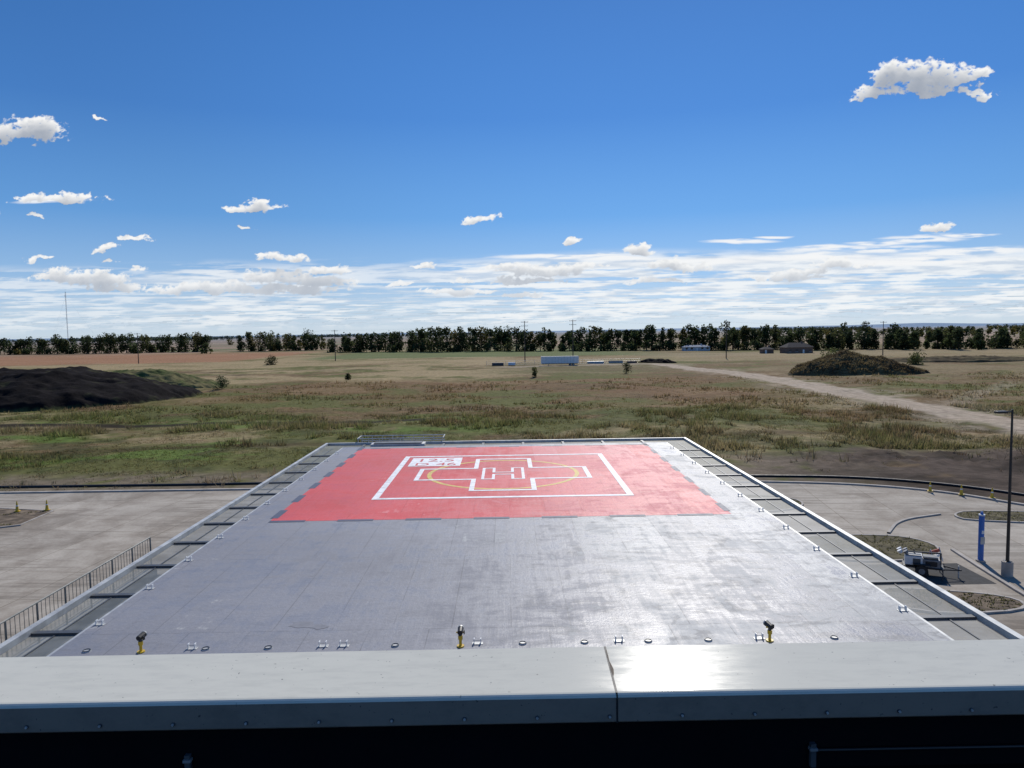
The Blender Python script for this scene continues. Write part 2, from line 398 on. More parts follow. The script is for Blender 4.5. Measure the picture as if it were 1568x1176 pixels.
lf,bk=Cloud(),Cloud()
def row(p0,p1,sp,h,hj,w,depth=10,z=0.,q=1.25,nq=480,low=.16,gap=0.):
    L=math.hypot(p1[0]-p0[0],p1[1]-p0[1]); n=int(L/sp)
    for i in range(n+1):
        if rng.random()<gap: continue
        t=(i+rng.uniform(-.45,.45))/max(n,1)
        x=p0[0]+(p1[0]-p0[0])*t; y=p0[1]+(p1[1]-p0[1])*t+rng.uniform(-depth,depth)
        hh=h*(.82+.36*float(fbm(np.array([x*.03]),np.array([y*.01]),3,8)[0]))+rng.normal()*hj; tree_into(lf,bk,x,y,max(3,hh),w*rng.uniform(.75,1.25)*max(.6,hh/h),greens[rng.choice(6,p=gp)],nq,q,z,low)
row((-560,705),(-281,700),5.0,15.5,1.4,12)
row((-247,690),(-176,690),4.8,16.3,1.7,12)
row((-139,600),(-70,585),4.5,14.6,1.5,11)
row((-70,575),(0,560),4.2,17.0,1.5,12)
row((0,560),(105,525),4.2,15.8,1.4,11)
row((105,522),(180,490),4.2,16.4,1.6,11)
row((180,480),(250,455),4.6,14.4,1.9,11)
row((250,455),(345,425),5.4,12.2,2,10,gap=.05)
row((-139,595),(345,422),5.5,5.0,1.2,8,4,nq=170,low=.1,gap=.05)
row((-560,698),(-284,696),6,4.8,1,8,4,nq=150,low=.1,gap=.05)
row((-245,686),(-178,686),6,4.8,1,8,4,nq=150,low=.1,gap=.05)
row((235,440),(275,420),9,11,1.5,9,8)
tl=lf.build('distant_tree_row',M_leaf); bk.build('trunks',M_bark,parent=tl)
lf,bk=Cloud(),Cloud()
for i in range(300):
    y=rng.uniform(620,2600); x=y*rng.uniform(-.75,.85)
    if rng.random()<.75: x=y*rng.uniform(.3,.85)
    tree_into(lf,bk,x,y,rng.uniform(7,12),rng.uniform(9,14),greens[rng.choice(6,p=[.15,.2,.15,.15,.2,.15])],110,2.4,low=.1)
for i in range(34):
    x0=rng.uniform(-3000,3000);y0=rng.uniform(2500,5000);
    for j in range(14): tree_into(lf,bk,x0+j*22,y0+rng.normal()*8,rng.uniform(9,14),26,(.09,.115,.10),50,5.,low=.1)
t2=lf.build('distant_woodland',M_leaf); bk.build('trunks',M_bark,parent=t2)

def shrub(name,x,y,h,w,col,n=700,q=.28):
    l,b=Cloud(),Cloud(); tree_into(l,b,x,y,h,w,col,n,q,float(gz(np.array([[x]],float),np.array([[y]],float))[0,0]),.15)
    o=l.build(name,M_leaf); b.build('stems',M_bark,parent=o)
shrub('shrub',39.6,244,3.6,3.9,(.06,.065,.028)); shrub('shrub',8.8,235,2.9,3,(.08,.085,.03))
shrub('shrub',-77,199,3.2,4.5,(.06,.08,.04)); shrub('shrub',-118,372,3.6,8,(.05,.055,.025),600,.5)
shrub('shrub',-50,232,1.8,2.4,(.08,.08,.035)); shrub('shrub',133,300,3.4,13,(.10,.11,.04),900,.6); shrub('shrub',150,270,3,9,(.10,.11,.04),900,.5)

# ---------------------------------------------------------------- grass
def blades(name,x,y,z,c,H,bw,k,lean=.8):
    n=len(x); P=np.stack([x,y,z-.03],-1); Vs=[];Cs=[]
    for j in range(k):
        a=rng.random(n)*6.283; d=np.stack([np.cos(a),np.sin(a),0*a],-1); pr=np.stack([-d[:,1],d[:,0],0*a],-1)
        o=P+d*(rng.random(n)*.45)[:,None]
        hh=(H*rng.uniform(.6,1.1,n))[:,None]
        tip=o+d*hh*rng.uniform(.2,lean,n)[:,None]+np.array([0,0,1])*hh
        w=(bw*(.6+.8*rng.random(n)))[:,None]
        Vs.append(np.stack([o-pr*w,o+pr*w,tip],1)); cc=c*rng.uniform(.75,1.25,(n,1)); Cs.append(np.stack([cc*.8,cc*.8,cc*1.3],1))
    V=np.concatenate(Vs).reshape(-1,3);C=np.concatenate(Cs).reshape(-1,3)
    npmesh(name,V,np.arange(len(V)).reshape(-1,3),M_grass,np.clip(C,0,.8))
def grass(name,n,ymin,ymax,hr,bw,seed,k=5):
    u=rng.random(n); y=ymin*(ymax/ymin)**u; x=y*rng.uniform(-.80,.80,n)
    dens=fbm(x*.07,y*.1,4,seed); clump=fbm(x*.4,y*.4,3,seed+2)
    keep=(dens*.5+clump*.5)>.44
    keep&=~((np.abs(x-ROADX)<7)); keep&=~((x>24)&(y<88)&(rng.random(n)<.93)); keep&=~((y<77)&(rng.random(n)<.8))
    keep&=~(((x+121)/47)**2+((y-177)/27)**2<.95); keep&=~((ditchd(x,y)<2.6)&(x<-8)&(x>-105))
    x=x[keep];y=y[keep];n=len(x); z=gz(x,y)
    base=groundcol(x,y)
    g=np.array([[.11,.13,.042]]);s=np.array([[.33,.25,.14]]);b=np.array([[.17,.105,.055]]); rr=rng.random((n,1))
    c=(base*.72+.28*np.where(rr<.38,g,np.where(rr<.68,s,b)))*1.12
    H=(hr[0]+(hr[1]-hr[0])*rng.random(n)**2.)*(.3+1.6*ss(.42,.62,fbm(x*.12,y*.12,4,77)))
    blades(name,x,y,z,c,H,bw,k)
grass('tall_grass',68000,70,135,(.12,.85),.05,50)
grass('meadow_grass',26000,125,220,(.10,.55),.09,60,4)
m_=(mz_>.4).ravel(); ii=rng.choice(np.flatnonzero(m_),5000); xx=mx_.ravel()[ii];yy_=my_.ravel()[ii];zz=mz_.ravel()[ii]
blades('mound_weeds',xx,yy_,zz,cveg(xx,yy_,zz)*1.2,rng.uniform(.2,.7,len(xx)),.12,4)

# ---------------------------------------------------------------- pavement & kerbs
curve=[(70,30),(58,42),(50,48.5),(44,55),(41,58),(39.2,61.2),(37,63.6),(34,65.6),(30,67.3),(23.7,68.5)]
lot=B(); lot.poly([(-140,-20),(70,-20)]+curve+[(-60,69.2),(-140,66)],.02,M_conc); lot.build('parking_lot')
def ribbon(name,path,w,z0,h,mat,closed=False):
    b=B();n=len(path);L=[];R=[]
    for i,p in enumerate(path):
        a=path[(i-1)%n] if (closed or i>0) else p; c=path[(i+1)%n] if (closed or i<n-1) else p
        d=Vector((c[0]-a[0],c[1]-a[1])).normalized(); nn=Vector((-d.y,d.x))*w/2
        L.append((p[0]+nn.x,p[1]+nn.y));R.append((p[0]-nn.x,p[1]-nn.y))
    vs=[(*q,z0) for q in L]+[(*q,z0) for q in R]+[(*q,z0+h) for q in L]+[(*q,z0+h) for q in R]
    fs=[]
    for i in range(n if closed else n-1):
        j=(i+1)%n; fs+=[(2*n+i,2*n+j,3*n+j,3*n+i),(i,j,2*n+j,2*n+i),(n+j,n+i,3*n+i,3*n+j)]
    b.add(vs,fs,mat); return b.build(name)
def smoothp(pts,k=3,closed=False):
    for _ in range(k):
        o=[];n=len(pts)
        for i in range(n if closed else n-1):
            a=pts[i];c=pts[(i+1)%n]; o+=[(a[0]*.75+c[0]*.25,a[1]*.75+c[1]*.25),(a[0]*.25+c[0]*.75,a[1]*.25+c[1]*.75)]
        pts=o if closed else [pts[0]]+o+[pts[-1]]
    return pts
ribbon('kerb',smoothp(curve)+[(-60,69.2),(-140,66)],.35,0.,.15,M_kerb)
sk=B(); pth=smoothp([(60,47),(50,52),(44.5,60),(40,66),(33,70),(23.7,71.2)])+[(-10,71.8),(-30,71.4),(-60,71.9),(-140,69)]
for a,c in zip(pth[:-1],pth[1:]): sk.cyl((*a,.10),(*c,.10),.12,.12,M_black,7)
sk.build('silt_sock')
M_turf=simple('island_turf',(.10,.085,.048),.95,var=.6,scale=1.2,bump=.8,spec=.1); M_dirt=simple('island_dirt',(.15,.115,.08),.95,var=.5,scale=1.2,bump=.8,spec=.1)
def island(pts,mat,k=2,dirt=True):
    p=smoothp(pts,k,True); e=empty('kerbed_island'); b=B(); b.poly(p,.09,mat); o=b.build('soil',parent=e)
    r=ribbon('kerb_edge',p,.16,0.,.12,M_kerb,True); r.parent=e
    c=np.array(p).mean(0); n=700; t=rng.random(n)**.5; j=rng.integers(0,len(p),n); P=c+(np.array(p)[j]-c)*t[:,None]*.96
    a=rng.random(n)*6.28; hh=rng.uniform(.03,.14,n); V=np.stack([np.c_[P[:,0]-.05*np.cos(a),P[:,1]-.05*np.sin(a),P[:,0]*0+.08],np.c_[P[:,0]+.05*np.cos(a),P[:,1]+.05*np.sin(a),P[:,0]*0+.08],np.c_[P[:,0]+rng.normal(size=n)*.08,P[:,1]+rng.normal(size=n)*.08,.09+hh]],1).reshape(-1,3)
    C=np.repeat(np.array([[.13,.12,.05]])*rng.uniform(.6,1.5,(n,1)),3,0)
    npmesh('weeds',V,np.arange(len(V)).reshape(-1,3),M_grass,C,parent=e)
island([(-38.4,63.6),(-38.0,54.6),(-62,50),(-62,60.5)],M_dirt,1)
island([(15,57),(21,57),(24.3,59),(24.0,62),(19,63.5),(15,63.5)],M_turf)
island([(34,53.2),(50,50.5),(50,53.5),(36,56.6),(33.6,55.2)],M_turf)
island([(19.5,44.5),(26,44.4),(28.2,47.0),(27.3,49.6),(24,50.3),(19.5,50)],M_turf)
island([(20,36),(26.2,36),(26.8,38.2),(22,39.6),(20,39.6)],M_dirt)
ribbon('kerb',[(28.5,46.5),(28.0,43),(27.5,39),(27,33)],.22,0.,.13,M_kerb)
ribbon('kerb',smoothp([(26.5,50.6),(29,54),(33,55.5)]),.2,0.,.12,M_kerb)
pad=B(); pad.rect(21.5,27.2,40.2,43.9,.026,simple('asphalt_patch',(.06,.058,.055),.9,var=.3,spec=.15)); pad.build('asphalt_pad')

# ---------------------------------------------------------------- helipad
DZ=7.0; XL,XR=-10.95,10.5; Y0,Y1=16.4,48.75
hp=empty('helipad')
b=B(); b.box(XL,XR,Y0,Y1,DZ-.45,DZ,M_deck); b.build('deck',parent=hp)
b=B(); b.rect(-9.7,9.0,29.4,47.95,DZ+.005,M_red); b.build('red_field',parent=hp)
b=B()
x=-9.7
while x<9.0:
    L=min(1.45,9.0-x); b.rect(x,x+L,29.25,29.52,DZ+.010,M_slate); x+=2.75
y=29.9
while y<47.5:
    b.rect(-9.82,-9.5,y,y+1.4,DZ+.010,M_slate); 
    b.rect(8.85,9.1,y,y+1.4,DZ+.010,M_slate); y+=2.9
x=-9.0
while x<8.5: b.rect(x,x+1.3,47.8,48.0,DZ+.010,M_slate); x+=2.8
b.build('dashed_border',parent=hp)
cx,cy=-.3,38.8
b=B()
n=96; r0,r1=3.8,4.02
vs=[(cx+r*math.cos(2*math.pi*i/n),cy+r*math.sin(2*math.pi*i/n),DZ+.010) for r in(r0,r1) for i in range(n)]
b.add(vs,[(i,n+i,n+(i+1)%n,(i+1)%n) for i in range(n)],M_yellow); b.build('yellow_ring',parent=hp)
b=B()
def frame(x0,x1,y0,y1,w,z=DZ+.015,mat=M_white):
    b.rect(x0,x1,y0,y0+w,z,mat);b.rect(x0,x1,y1-w,y1,z,mat);b.rect(x0,x0+w,y0+w,y1-w,z,mat);b.rect(x1-w,x1,y0+w,y1-w,z,mat)
frame(-6.25,5.68,33.0,44.6,.3)
def outline(pts,w,z=DZ+.015):
    for i in range(len(pts)):
        a=Vector(pts[i]);c=Vector(pts[(i+1)%len(pts)]);d=(c-a).normalized();nn=Vector((-d.y,d.x))*w/2
        a2=a-d*w/2; c2=c-d*w/2
        b.poly([tuple(a2-nn),tuple(c2-nn),tuple(c2+nn),tuple(a2+nn)],z,M_white)
A,Hh=4.45,1.5
cr=[(-Hh,-4.2),(Hh,-4.2),(Hh,-Hh),(A,-Hh),(A,Hh),(Hh,Hh),(Hh,4.4),(-Hh,4.4),(-Hh,Hh),(-A,Hh),(-A,-Hh),(-Hh,-Hh)]
outline([(cx+p[0],cy+p[1]) for p in cr],.24)
hs=[(-1.05,-1.5),(-.5,-1.5),(-.5,-.3),(.5,-.3),(.5,-1.5),(1.05,-1.5),(1.05,1.5),(.5,1.5),(.5,.3),(-.5,.3),(-.5,1.5),(-1.05,1.5)]
outline([(cx+p[0],cy+p[1]) for p in hs],.15)
b.rect(-5.7,-2.75,41.2,43.9,DZ+.015,M_white)
b.build('white_markings',parent=hp)
for tx,sz,px,py in(('12.5',1.35,-5.45,42.65),('D 46',1.2,-5.4,41.4)):
    cu=bpy.data.curves.new('txt','FONT'); cu.body=tx; cu.size=sz; cu.extrude=0; cu.offset=.0
    o=bpy.data.objects.new('size_limit_text',cu); sc.collection.objects.link(o); o.location=(px,py,DZ+.02); o.data.materials.append(M_red); o.parent=hp
b=B(); M_stain=simple('deck_stain',(.19,.19,.205),.6,spec=.3)
for (sx,sy,r) in((-5.4,18.7,.26),(-4.95,18.55,.16)):
    b.add([(sx+r*1.4*math.cos(k*.35)*rng.uniform(.7,1.2),sy+r*math.sin(k*.35)*rng.uniform(.6,1.2),DZ+.005+.001*(r<.2)) for k in range(18)],[tuple(range(18))],M_stain)
b.build('deck_stains',parent=hp)

sn=empty('safety_net')
OL,OR,OF=-12.42,12.12,50.3
ribsY=[18.6+2.72*i for i in range(-1,12)]
b=B()
for s,xi,xo in((-1,XL,OL),(1,XR,OR)):
    b.box(xo-.09,xo+.09,Y0,OF+.09,DZ-.10,DZ+.07,M_galv)
    b.box(min(xi+s*.02,xi+s*.10),max(xi+s*.02,xi+s*.10),Y0,Y1,DZ-.2,DZ-.02,M_galv)
b.box(OL+.1,OR-.1,OF-.09,OF+.09,DZ-.10,DZ+.07,M_galv)
b.build('outer_frame',parent=sn)
b=B()
for y in ribsY:
    if y>Y1-.3: continue
    b.box(OL+.1,XL-.11,y-.09,y+.09,DZ-.14,DZ-.03,M_rib); b.box(XR+.11,OR-.1,y-.09,y+.09,DZ-.14,DZ-.03,M_rib)
x=-9.8
while x<10: b.box(x-.08,x+.08,Y1+.02,OF-.1,DZ-.14,DZ-.03,M_rib); x+=2.7
for s,xi,xo in((-1,XL,OL),(1,XR,OR)): b.box((xi+xo)/2-.02,(xi+xo)/2+.02,Y0,Y1,DZ-.11,DZ-.07,M_rib)
b.build('ribs',parent=sn)
b=B()
for (x0,x1,y0,y1) in((OL+.1,XL-.11,Y0,OF-.1),(XR+.11,OR-.1,Y0,OF-.1),(XL-.10,XR+.10,Y1+.01,OF-.1)): b.rect(x0,x1,y0,y1,DZ-.09,M_net)
b.build('mesh_panels',parent=sn)

def bracket(x,y,rot):
    b=B(); b.box(-.13,.13,-.07,.07,0,.012,M_galv)
    for k in(-.08,.08): b.box(k-.010,k+.010,-.05,.05,.012,.13,M_wht)
    b.cyl((-.10,0,.08),(.10,0,.08),.010,.010,M_galv,6)
    b.build('tie_down_bracket',(x,y,DZ+.001),rot,bevel=.003)
for y in [18.95+2.72*i for i in range(0,11)]:
    bracket(XL+.16,y,0); bracket(XR-.16,y,0)
for x in(-7.7,-4.55,-4.05,-.82,2.6,6.0): bracket(x,17.35,0)
for x in(-7.35,-5.85,-2.8,.27,1.76,3.3,4.75,7.8,-10.2):
    b=B(); n=16
    for i in range(n):
        a=2*math.pi*i/n;c=2*math.pi*(i+1)/n
        b.cyl((.08*math.cos(a),.08*math.sin(a),.025),(.08*math.cos(c),.08*math.sin(c),.025),.013,.013,M_rib,6)
    b.cyl((0,0,0),(0,0,.02),.10,.09,M_galv,14)
    b.build('deck_drain_ring',(x,17.3,DZ+.001))
def monitor(x):
    b=B(); b.cyl((0,0,0),(0,0,.03),.09,.09,M_yel,12); b.cyl((0,0,.03),(0,0,.26),.035,.035,M_yel,10)
    b.cyl((0,0,.18),(.0,0,.27),.055,.055,M_yel,10)
    b.cyl((0,0,.27),(0,.0,.34),.04,.045,M_rib,10)
    b.cyl((0,-.07,.36),(0,.13,.39),.065,.07,M_black,12); b.cyl((0,.13,.39),(0,.16,.395),.075,.075,M_galv,12)
    b.cyl((-.10,0,.35),(.10,0,.35),.018,.018,M_yel,8); b.box(.08,.105,-.03,.03,.31,.40,M_black)
    b.build('foam_monitor',(x,17.2,DZ),rng.uniform(-.3,.3))
for x in(-8.85,-1.22,6.2): monitor(x)

wk=B(); wk.box(-13.15,-11.0,10,26.2,5.75,5.95,M_walk); wk.box(-12.95,-12.75,10,26.2,5.95,6.25,M_walk); wk.box(-11.25,-11.0,10,48,3,6.5,M_walk); wk.build('concrete_walkway')
def railing(name,p0,p1,z,h,n,mat,sub=7):
    b=B();p0=Vector((*p0,z));p1=Vector((*p1,z))
    for k in range(n+1):
        p=p0.lerp(p1,k/n); b.cyl(p,p+Vector((0,0,h)),.028,.028,mat,8)
    for q in(h,.12): b.cyl(p0+Vector((0,0,q)),p1+Vector((0,0,q)),.024,.024,mat,8)
    m=n*sub
    for k in range(m+1):
        p=p0.lerp(p1,k/m); b.cyl(p+Vector((0,0,.12)),p+Vector((0,0,h)),.009,.009,mat,5)
    return b.build(name)
railing('metal_railing',(-12.85,12),(-12.85,26),6.25,1.12,11,simple('railing_steel',(.2,.2,.18),.5,.3))
b=B(); b.box(-10.4,-4.5,50.5,52,6.35,6.5,M_galv)
for yy in(50.55,51.95):
    n=8
    for k in range(n+1): xx=-10.35+5.8*k/n; b.cyl((xx,yy,6.5),(xx,yy,7.3),.025,.025,M_galv,6)
    for q in(6.95,7.3): b.cyl((-10.4,yy,q),(-4.5,yy,q),.035,.035,M_galv,6)
for xx in(-10.4,-4.5): b.cyl((xx,50.5,7.3),(xx,52,7.3),.035,.035,M_galv,6)
for k in range(14): b.box(-4.5+.28*k,-4.2+.28*k,50.9,51.9,6.3-.19*k,6.34-.19*k,M_galv)
for xx in(-9.5,-5): b.cyl((xx,51.2,0),(xx,51.2,6.35),.1,.1,M_galv,8)
b.build('egress_stair_platform')
b=B(); b.box(-9.2,-5.6,48.9,49.9,DZ-.02,DZ+.14,M_galv); b.box(-9.0,-5.8,49.0,49.8,DZ+.14,DZ+.2,M_rib); b.build('equipment_hatch')

hw=empty('hospital_wing')
b=B(); b.box(-10.2,9.8,3.4,47.5,0,6.3,M_wall); b.build('walls',parent=hw)
b=B()
for yy in np.arange(6,46,4.2):
    for xx,s in((-10.2,-1),(9.8,1)):
        b.box(min(xx,xx+s*.03),max(xx,xx+s*.03),yy,yy+2.4,1.0,2.9,M_glass); b.box(min(xx,xx+s*.08),max(xx,xx+s*.08),yy-.1,yy+2.5,.88,.98,M_galv)
b.build('windows',parent=hw)
b=B()
for yy in np.arange(18,49,5.8):
    for xx in(XL+.3,XR-.3): b.cyl((xx,yy,0),(xx,yy,6.54),.25,.25,M_wall,12)
for yy in np.arange(18,49,5.8): b.box(XL+.05,XR-.05,yy-.15,yy+.15,6.31,6.54,M_rib)
b.build('columns',parent=hw)

# ---------------------------------------------------------------- parapet of the building we stand on
hb=empty('hospital_building')
b=B(); b.box(-14,14,-16,2.93,0,12.80,M_wall); b.build('walls',parent=hb)
b=B(); b.box(-13.9,13.9,-15.9,2.655,12.803,12.85,M_memb); b.build('roof',parent=hb)
b=B(); b.box(-14,14,2.66,2.93,12.803,13.14,M_inner); b.build('parapet_wall',parent=hb)
cf,cn,yn=13.200,13.171,2.612
for (x0,x1) in((-14,.381),(.387,14)):
    prof=[(2.96,cf-.10),(2.96,cf-.004),(2.955,cf),(yn+.018,cn+.0015),(yn+.010,cn-.0005),(yn+.004,cn-.005),(yn,cn-.013),(yn-.002,cn-.102),(yn+.004,cn-.108),(yn+.045,cn-.108),(yn+.045,cn-.02),(2.93,cf-.02),(2.93,cf-.10)]
    n=len(prof); b=B()
    vs=[(x0,p,q) for p,q in prof]+[(x1,p,q) for p,q in prof]
    allf=[((i+1)%n,i,n+i,n+(i+1)%n) for i in range(n)]
    b.add(vs,[f for i,f in enumerate(allf) if i not in(6,7,8)]+[tuple(range(n)),tuple(range(2*n-1,n-1,-1))],M_cap)
    b.add(vs,[allf[6],allf[7],allf[8]],M_cap_shaded)
    o=b.build('parapet_cap',parent=hb)
def capz(y): return cn+(y-yn)*(cf-cn)/(2.955-yn)
b=B()
b.add([(.379,yn+.01,cn+.0015),(.3872,yn+.01,cn+.0015),(.3882,2.955,cf+.001),(.380,2.955,cf+.001)],[(0,1,2,3)],M_black)
bl=[(.386,2.93),(.388,2.88),(.386,2.84),(.390,2.82),(.395,2.78),(.392,2.75),(.387,2.73),(.384,2.78),(.386,2.82),(.383,2.87)]
b.add([(x,y,capz(y)+.002) for x,y in bl],[tuple(range(len(bl)))],M_seal)
b.add([(.380,yn-.003,cn-.012),(.386,yn-.003,cn-.012),(.386,yn-.003,cn-.107),(.380,yn-.003,cn-.107)],[(0,1,2,3)],M_black)
x=-3.9
while x<4: 
    b.cyl((x,yn-.001,cn-.082),(x,yn-.006,cn-.082),.0075,.0075,M_rib,10); b.cyl((x,yn-.006,cn-.082),(x,yn-.010,cn-.082),.0050,.0050,M_galv,6); x+=.266
b.build('cap_joint_and_screws',parent=hb)
b=B()
for x in(-1.21,1.12): b.box(x-.010,x+.010,2.64,2.658,12.86,12.95,M_rib); b.box(x-.014,x+.014,2.635,2.657,12.925,12.935,M_grey)
b.cyl((1.12,2.645,12.925),(6,2.645,12.925),.005,.005,M_pole,8)
b.build('conduit_clips',parent=hb)

# ---------------------------------------------------------------- street furniture
def lamp(x,y,h):
    b=B(); b.cyl((0,0,0),(0,0,.85),.30,.30,M_kerb,18); b.box(-.18,.18,-.18,.18,.85,.89,M_pole)
    b.cyl((0,0,.89),(0,0,h),.095,.055,M_pole,12)
    b.box(-.45,0,-.04,.04,h-.17,h-.09,M_pole); b.box(-.95,-.35,-.17,.17,h-.20,h-.08,M_pole); b.box(-.9,-.45,-.13,.13,h-.215,h-.2,M_glass)
    b.build('street_lamp',(x,y,.02),.0,bevel=.012)
lamp(28.65,41.5,9.65)
b=B(); b.cyl((0,0,0),(0,0,.1),.26,.26,M_kerb,14); b.cyl((0,0,.1),(0,0,2.85),.16,.16,M_blue,16); b.cyl((0,0,2.85),(0,0,2.93),.18,.18,M_wht,16); b.cyl((0,0,2.93),(0,0,3.08),.09,.07,M_blue,12)
b.box(-.12,.12,-.175,-.13,1.1,1.55,M_galv); b.box(-.07,.07,-.178,-.14,1.75,1.95,M_wht)
b.build('emergency_call_post',(28.85,44.2,.02))
def gen():
    b=B()
    b.box(-1.0,-.1,-.45,.45,.62,1.12,M_wht); b.box(-.95,-.15,-.40,.40,1.12,1.18,M_grey)
    b.box(-.1,.8,-.42,.42,.55,.98,M_grey); b.box(-.05,.7,-.35,.35,.98,1.10,M_rib); b.box(-.6,-.2,-.46,-.45,.72,1.0,M_rib); b.box(.05,.65,-.43,-.42,.62,.9,M_black)
    b.box(-1.1,1.0,-.52,.52,.47,.55,M_black)
    for s in(-.62,.62): 
        b.cyl((-.15,s-.09,.34),(-.15,s+.09,.34),.34,.34,M_black,20); b.cyl((-.15,s-.1,.34),(-.15,s+.1,.34),.17,.17,M_grey,12)
        b.box(-.6,.3,s-.12,s+.12,.70,.74,M_black)
    b.cyl((1.0,-.4,.5),(1.9,0,.45),.04,.04,M_black,8); b.cyl((1.0,.4,.5),(1.9,0,.45),.04,.04,M_black,8); b.cyl((1.75,0,0),(1.75,0,.7),.04,.04,M_galv,8)
    b.cyl((.85,0,.55),(.85,0,1.35),.05,.05,M_rib,8); b.cyl((.85,0,1.32),(-1.15,0,1.26),.05,.04,M_rib,8)
    for k in(-.25,.25):
        for q in(-1.2,-.9): b.cyl((q,k,1.2),(q-.10,k,1.36),.10,.14,M_wht if q<-1 else M_grey,12)
    for sx in(-1,.9):
        for s in(-.75,.75): b.cyl((sx,s,0),(sx,s,.6),.03,.03,M_rib,6); b.box(sx-.03,sx+.03,min(0,s),max(0,s),.41,.46,M_black)
    b.cyl((-.5,.2,1.18),(-.5,.2,1.38),.04,.04,M_black,8)
    b.build('towable_light_tower',(24.1,42.0,.03),math.radians(-25),bevel=.015)
gen()
b=B(); b.box(-.5,.5,-.02,.02,.55,.75,M_orange); b.box(-.5,.5,-.02,.02,.25,.4,M_wht)
for s in(-.45,.45): b.cyl((s,-.25,0),(s,0,.85),.025,.02,M_wht,6); b.cyl((s,.25,0),(s,0,.85),.025,.02,M_wht,6)
b.build('traffic_barricade',(25.9,44.0,.1),.5)
def cone(x,y,h=.85):
    b=B(); b.box(-.2,.2,-.2,.2,0,.04,M_yel); b.cyl((0,0,.04),(0,0,h),.14,.035,M_yel,14); b.cyl((0,0,h*.5),(0,0,h*.62),.092,.078,M_wht,14)
    b.build('traffic_cone',(x,y,.13),rng.random())
for x,y in((36.6,63.1),(38.4,61.6),(40.1,60.2),(-41.2,61.2),(-38.9,61.5)): cone(x,y)

# ---------------------------------------------------------------- mid-distance things
def trailer(x,y):
    b=B(); L,H=15.6,2.9
    b.box(-L/2,L/2,-1.3,1.3,1.1,1.1+H,M_wht); b.box(-L/2,L/2,-1.33,-1.301,1.02,1.2,M_galv); b.box(-L/2,L/2,-1.33,-1.301,1.0+H,1.12+H,M_galv)
    for k in range(12): xx=-L/2+.7+k*1.28; b.box(xx-.03,xx+.03,-1.32,-1.301,1.2,1.0+H,M_galv)
    b.box(-L/2+.3,L/2-.3,-.5,.5,.85,1.1,M_black)
    for xx in(L/2-2.2,L/2-3.5):
        for s in(-1.05,1.05): b.cyl((xx,s-.2,.5),(xx,s+.2,.5),.5,.5,M_black,16); b.cyl((xx,s-.21,.5),(xx,s+.21,.5),.22,.22,M_galv,10)
    for s in(-.8,.8): b.cyl((-L/2+3,s,0),(-L/2+3,s,1),.08,.08,M_galv,6)
    b.build('semi_trailer',(x,y,0))
trailer(22,308)
def upole(x,y,h=18,arms=1):
    b=B(); b.cyl((0,0,-.5),(0,0,h),.26,.15,M_wood,9)
    for k in range(arms):
        z=h-.6-k*1.8; b.box(-1.7,1.7,-.22,-.08,z-.08,z+.08,M_wood)
        for q in(-1.5,-.6,.6,1.5): b.cyl((q,-.15,z+.08),(q,-.15,z+.38),.06,.05,M_galv,6)
    b.build('utility_pole',(x,y,0),rng.uniform(-.1,.1))
poles=[(-205,412,17,1),(-94,405,17,1),(8.5,350,19.5,2),(31.5,352,19.8,2),(108,363,18,1),(190,372,17,1),(-320,420,17,1)]
for p in poles: upole(*p)
b=B()
ps=sorted(poles)
for a,c in zip(ps[:-1],ps[1:]):
    for q in(-1.5,1.5):
        prev=None
        for k in range(9):
            t=k/8; p=Vector((a[0]+(c[0]-a[0])*t,a[1]+(c[1]-a[1])*t+q*.2,(a[2]-.2)*(1-t)+(c[2]-.2)*t-4*t*(1-t)*1.2))
            if prev: b.cyl(prev,p,.012,.012,M_rib,3,False)
            prev=p
b.build('power_lines')
b=B(); H=108; R=.75
for i in range(3):
    a=2.094*i; b.cyl((R*math.cos(a),R*math.sin(a),0),(R*math.cos(a),R*math.sin(a),H),.16,.16,M_galv,5)
for k in range(54):
    for i in range(3):
        a=2.094*i;c=2.094*(i+1); b.cyl((R*math.cos(a),R*math.sin(a),k*2),(R*math.cos(c),R*math.sin(c),k*2+2),.07,.07,M_galv,3,False)
for z in(55,100): b.cyl((-2,0,z),(2,0,z),.12,.12,M_galv,5); b.cyl((-1.8,0,z-1.5),(-1.8,0,z+2),.3,.3,M_wht,6)
b.cyl((0,0,H),(0,0,H+6),.12,.06,M_galv,5)
for i in range(3):
    for z in(50,100): a=2.094*i+.5; b.cyl((0,0,z),(60*math.cos(a),60*math.sin(a),0),.03,.03,M_galv,3,False)
b.build('radio_mast',(-886,1500,0))
b=B()
for k in range(17): xx=-9+k*4.2; b.cyl((xx,0,0),(xx,0,2),.06,.06,M_galv,6)
for z in(.3,1.1,1.95): b.cyl((-9,0,z),(58.2,0,z),.045,.045,M_galv,5)
b.build('chain_link_fence',(0,322,0))
for (x,y,w,k) in((-4,316,5,M_rib),(38,316,7,M_galv),(47,318,6,M_kerb),(2,318,3,M_wht),(53,312,4,M_brick)):
    b=B()
    for r in range(3):
        for q in range(5-r): b.cyl((-w/2,q*.5+r*.25,.25+r*.43),(w/2,q*.5+r*.25,.25+r*.43),.24,.24,k,8)
    b.box(-w/2+.5,-w/2+.6,-.3,2.4,0,.05,M_wood); b.build('stacked_pipes',(x,y,0))
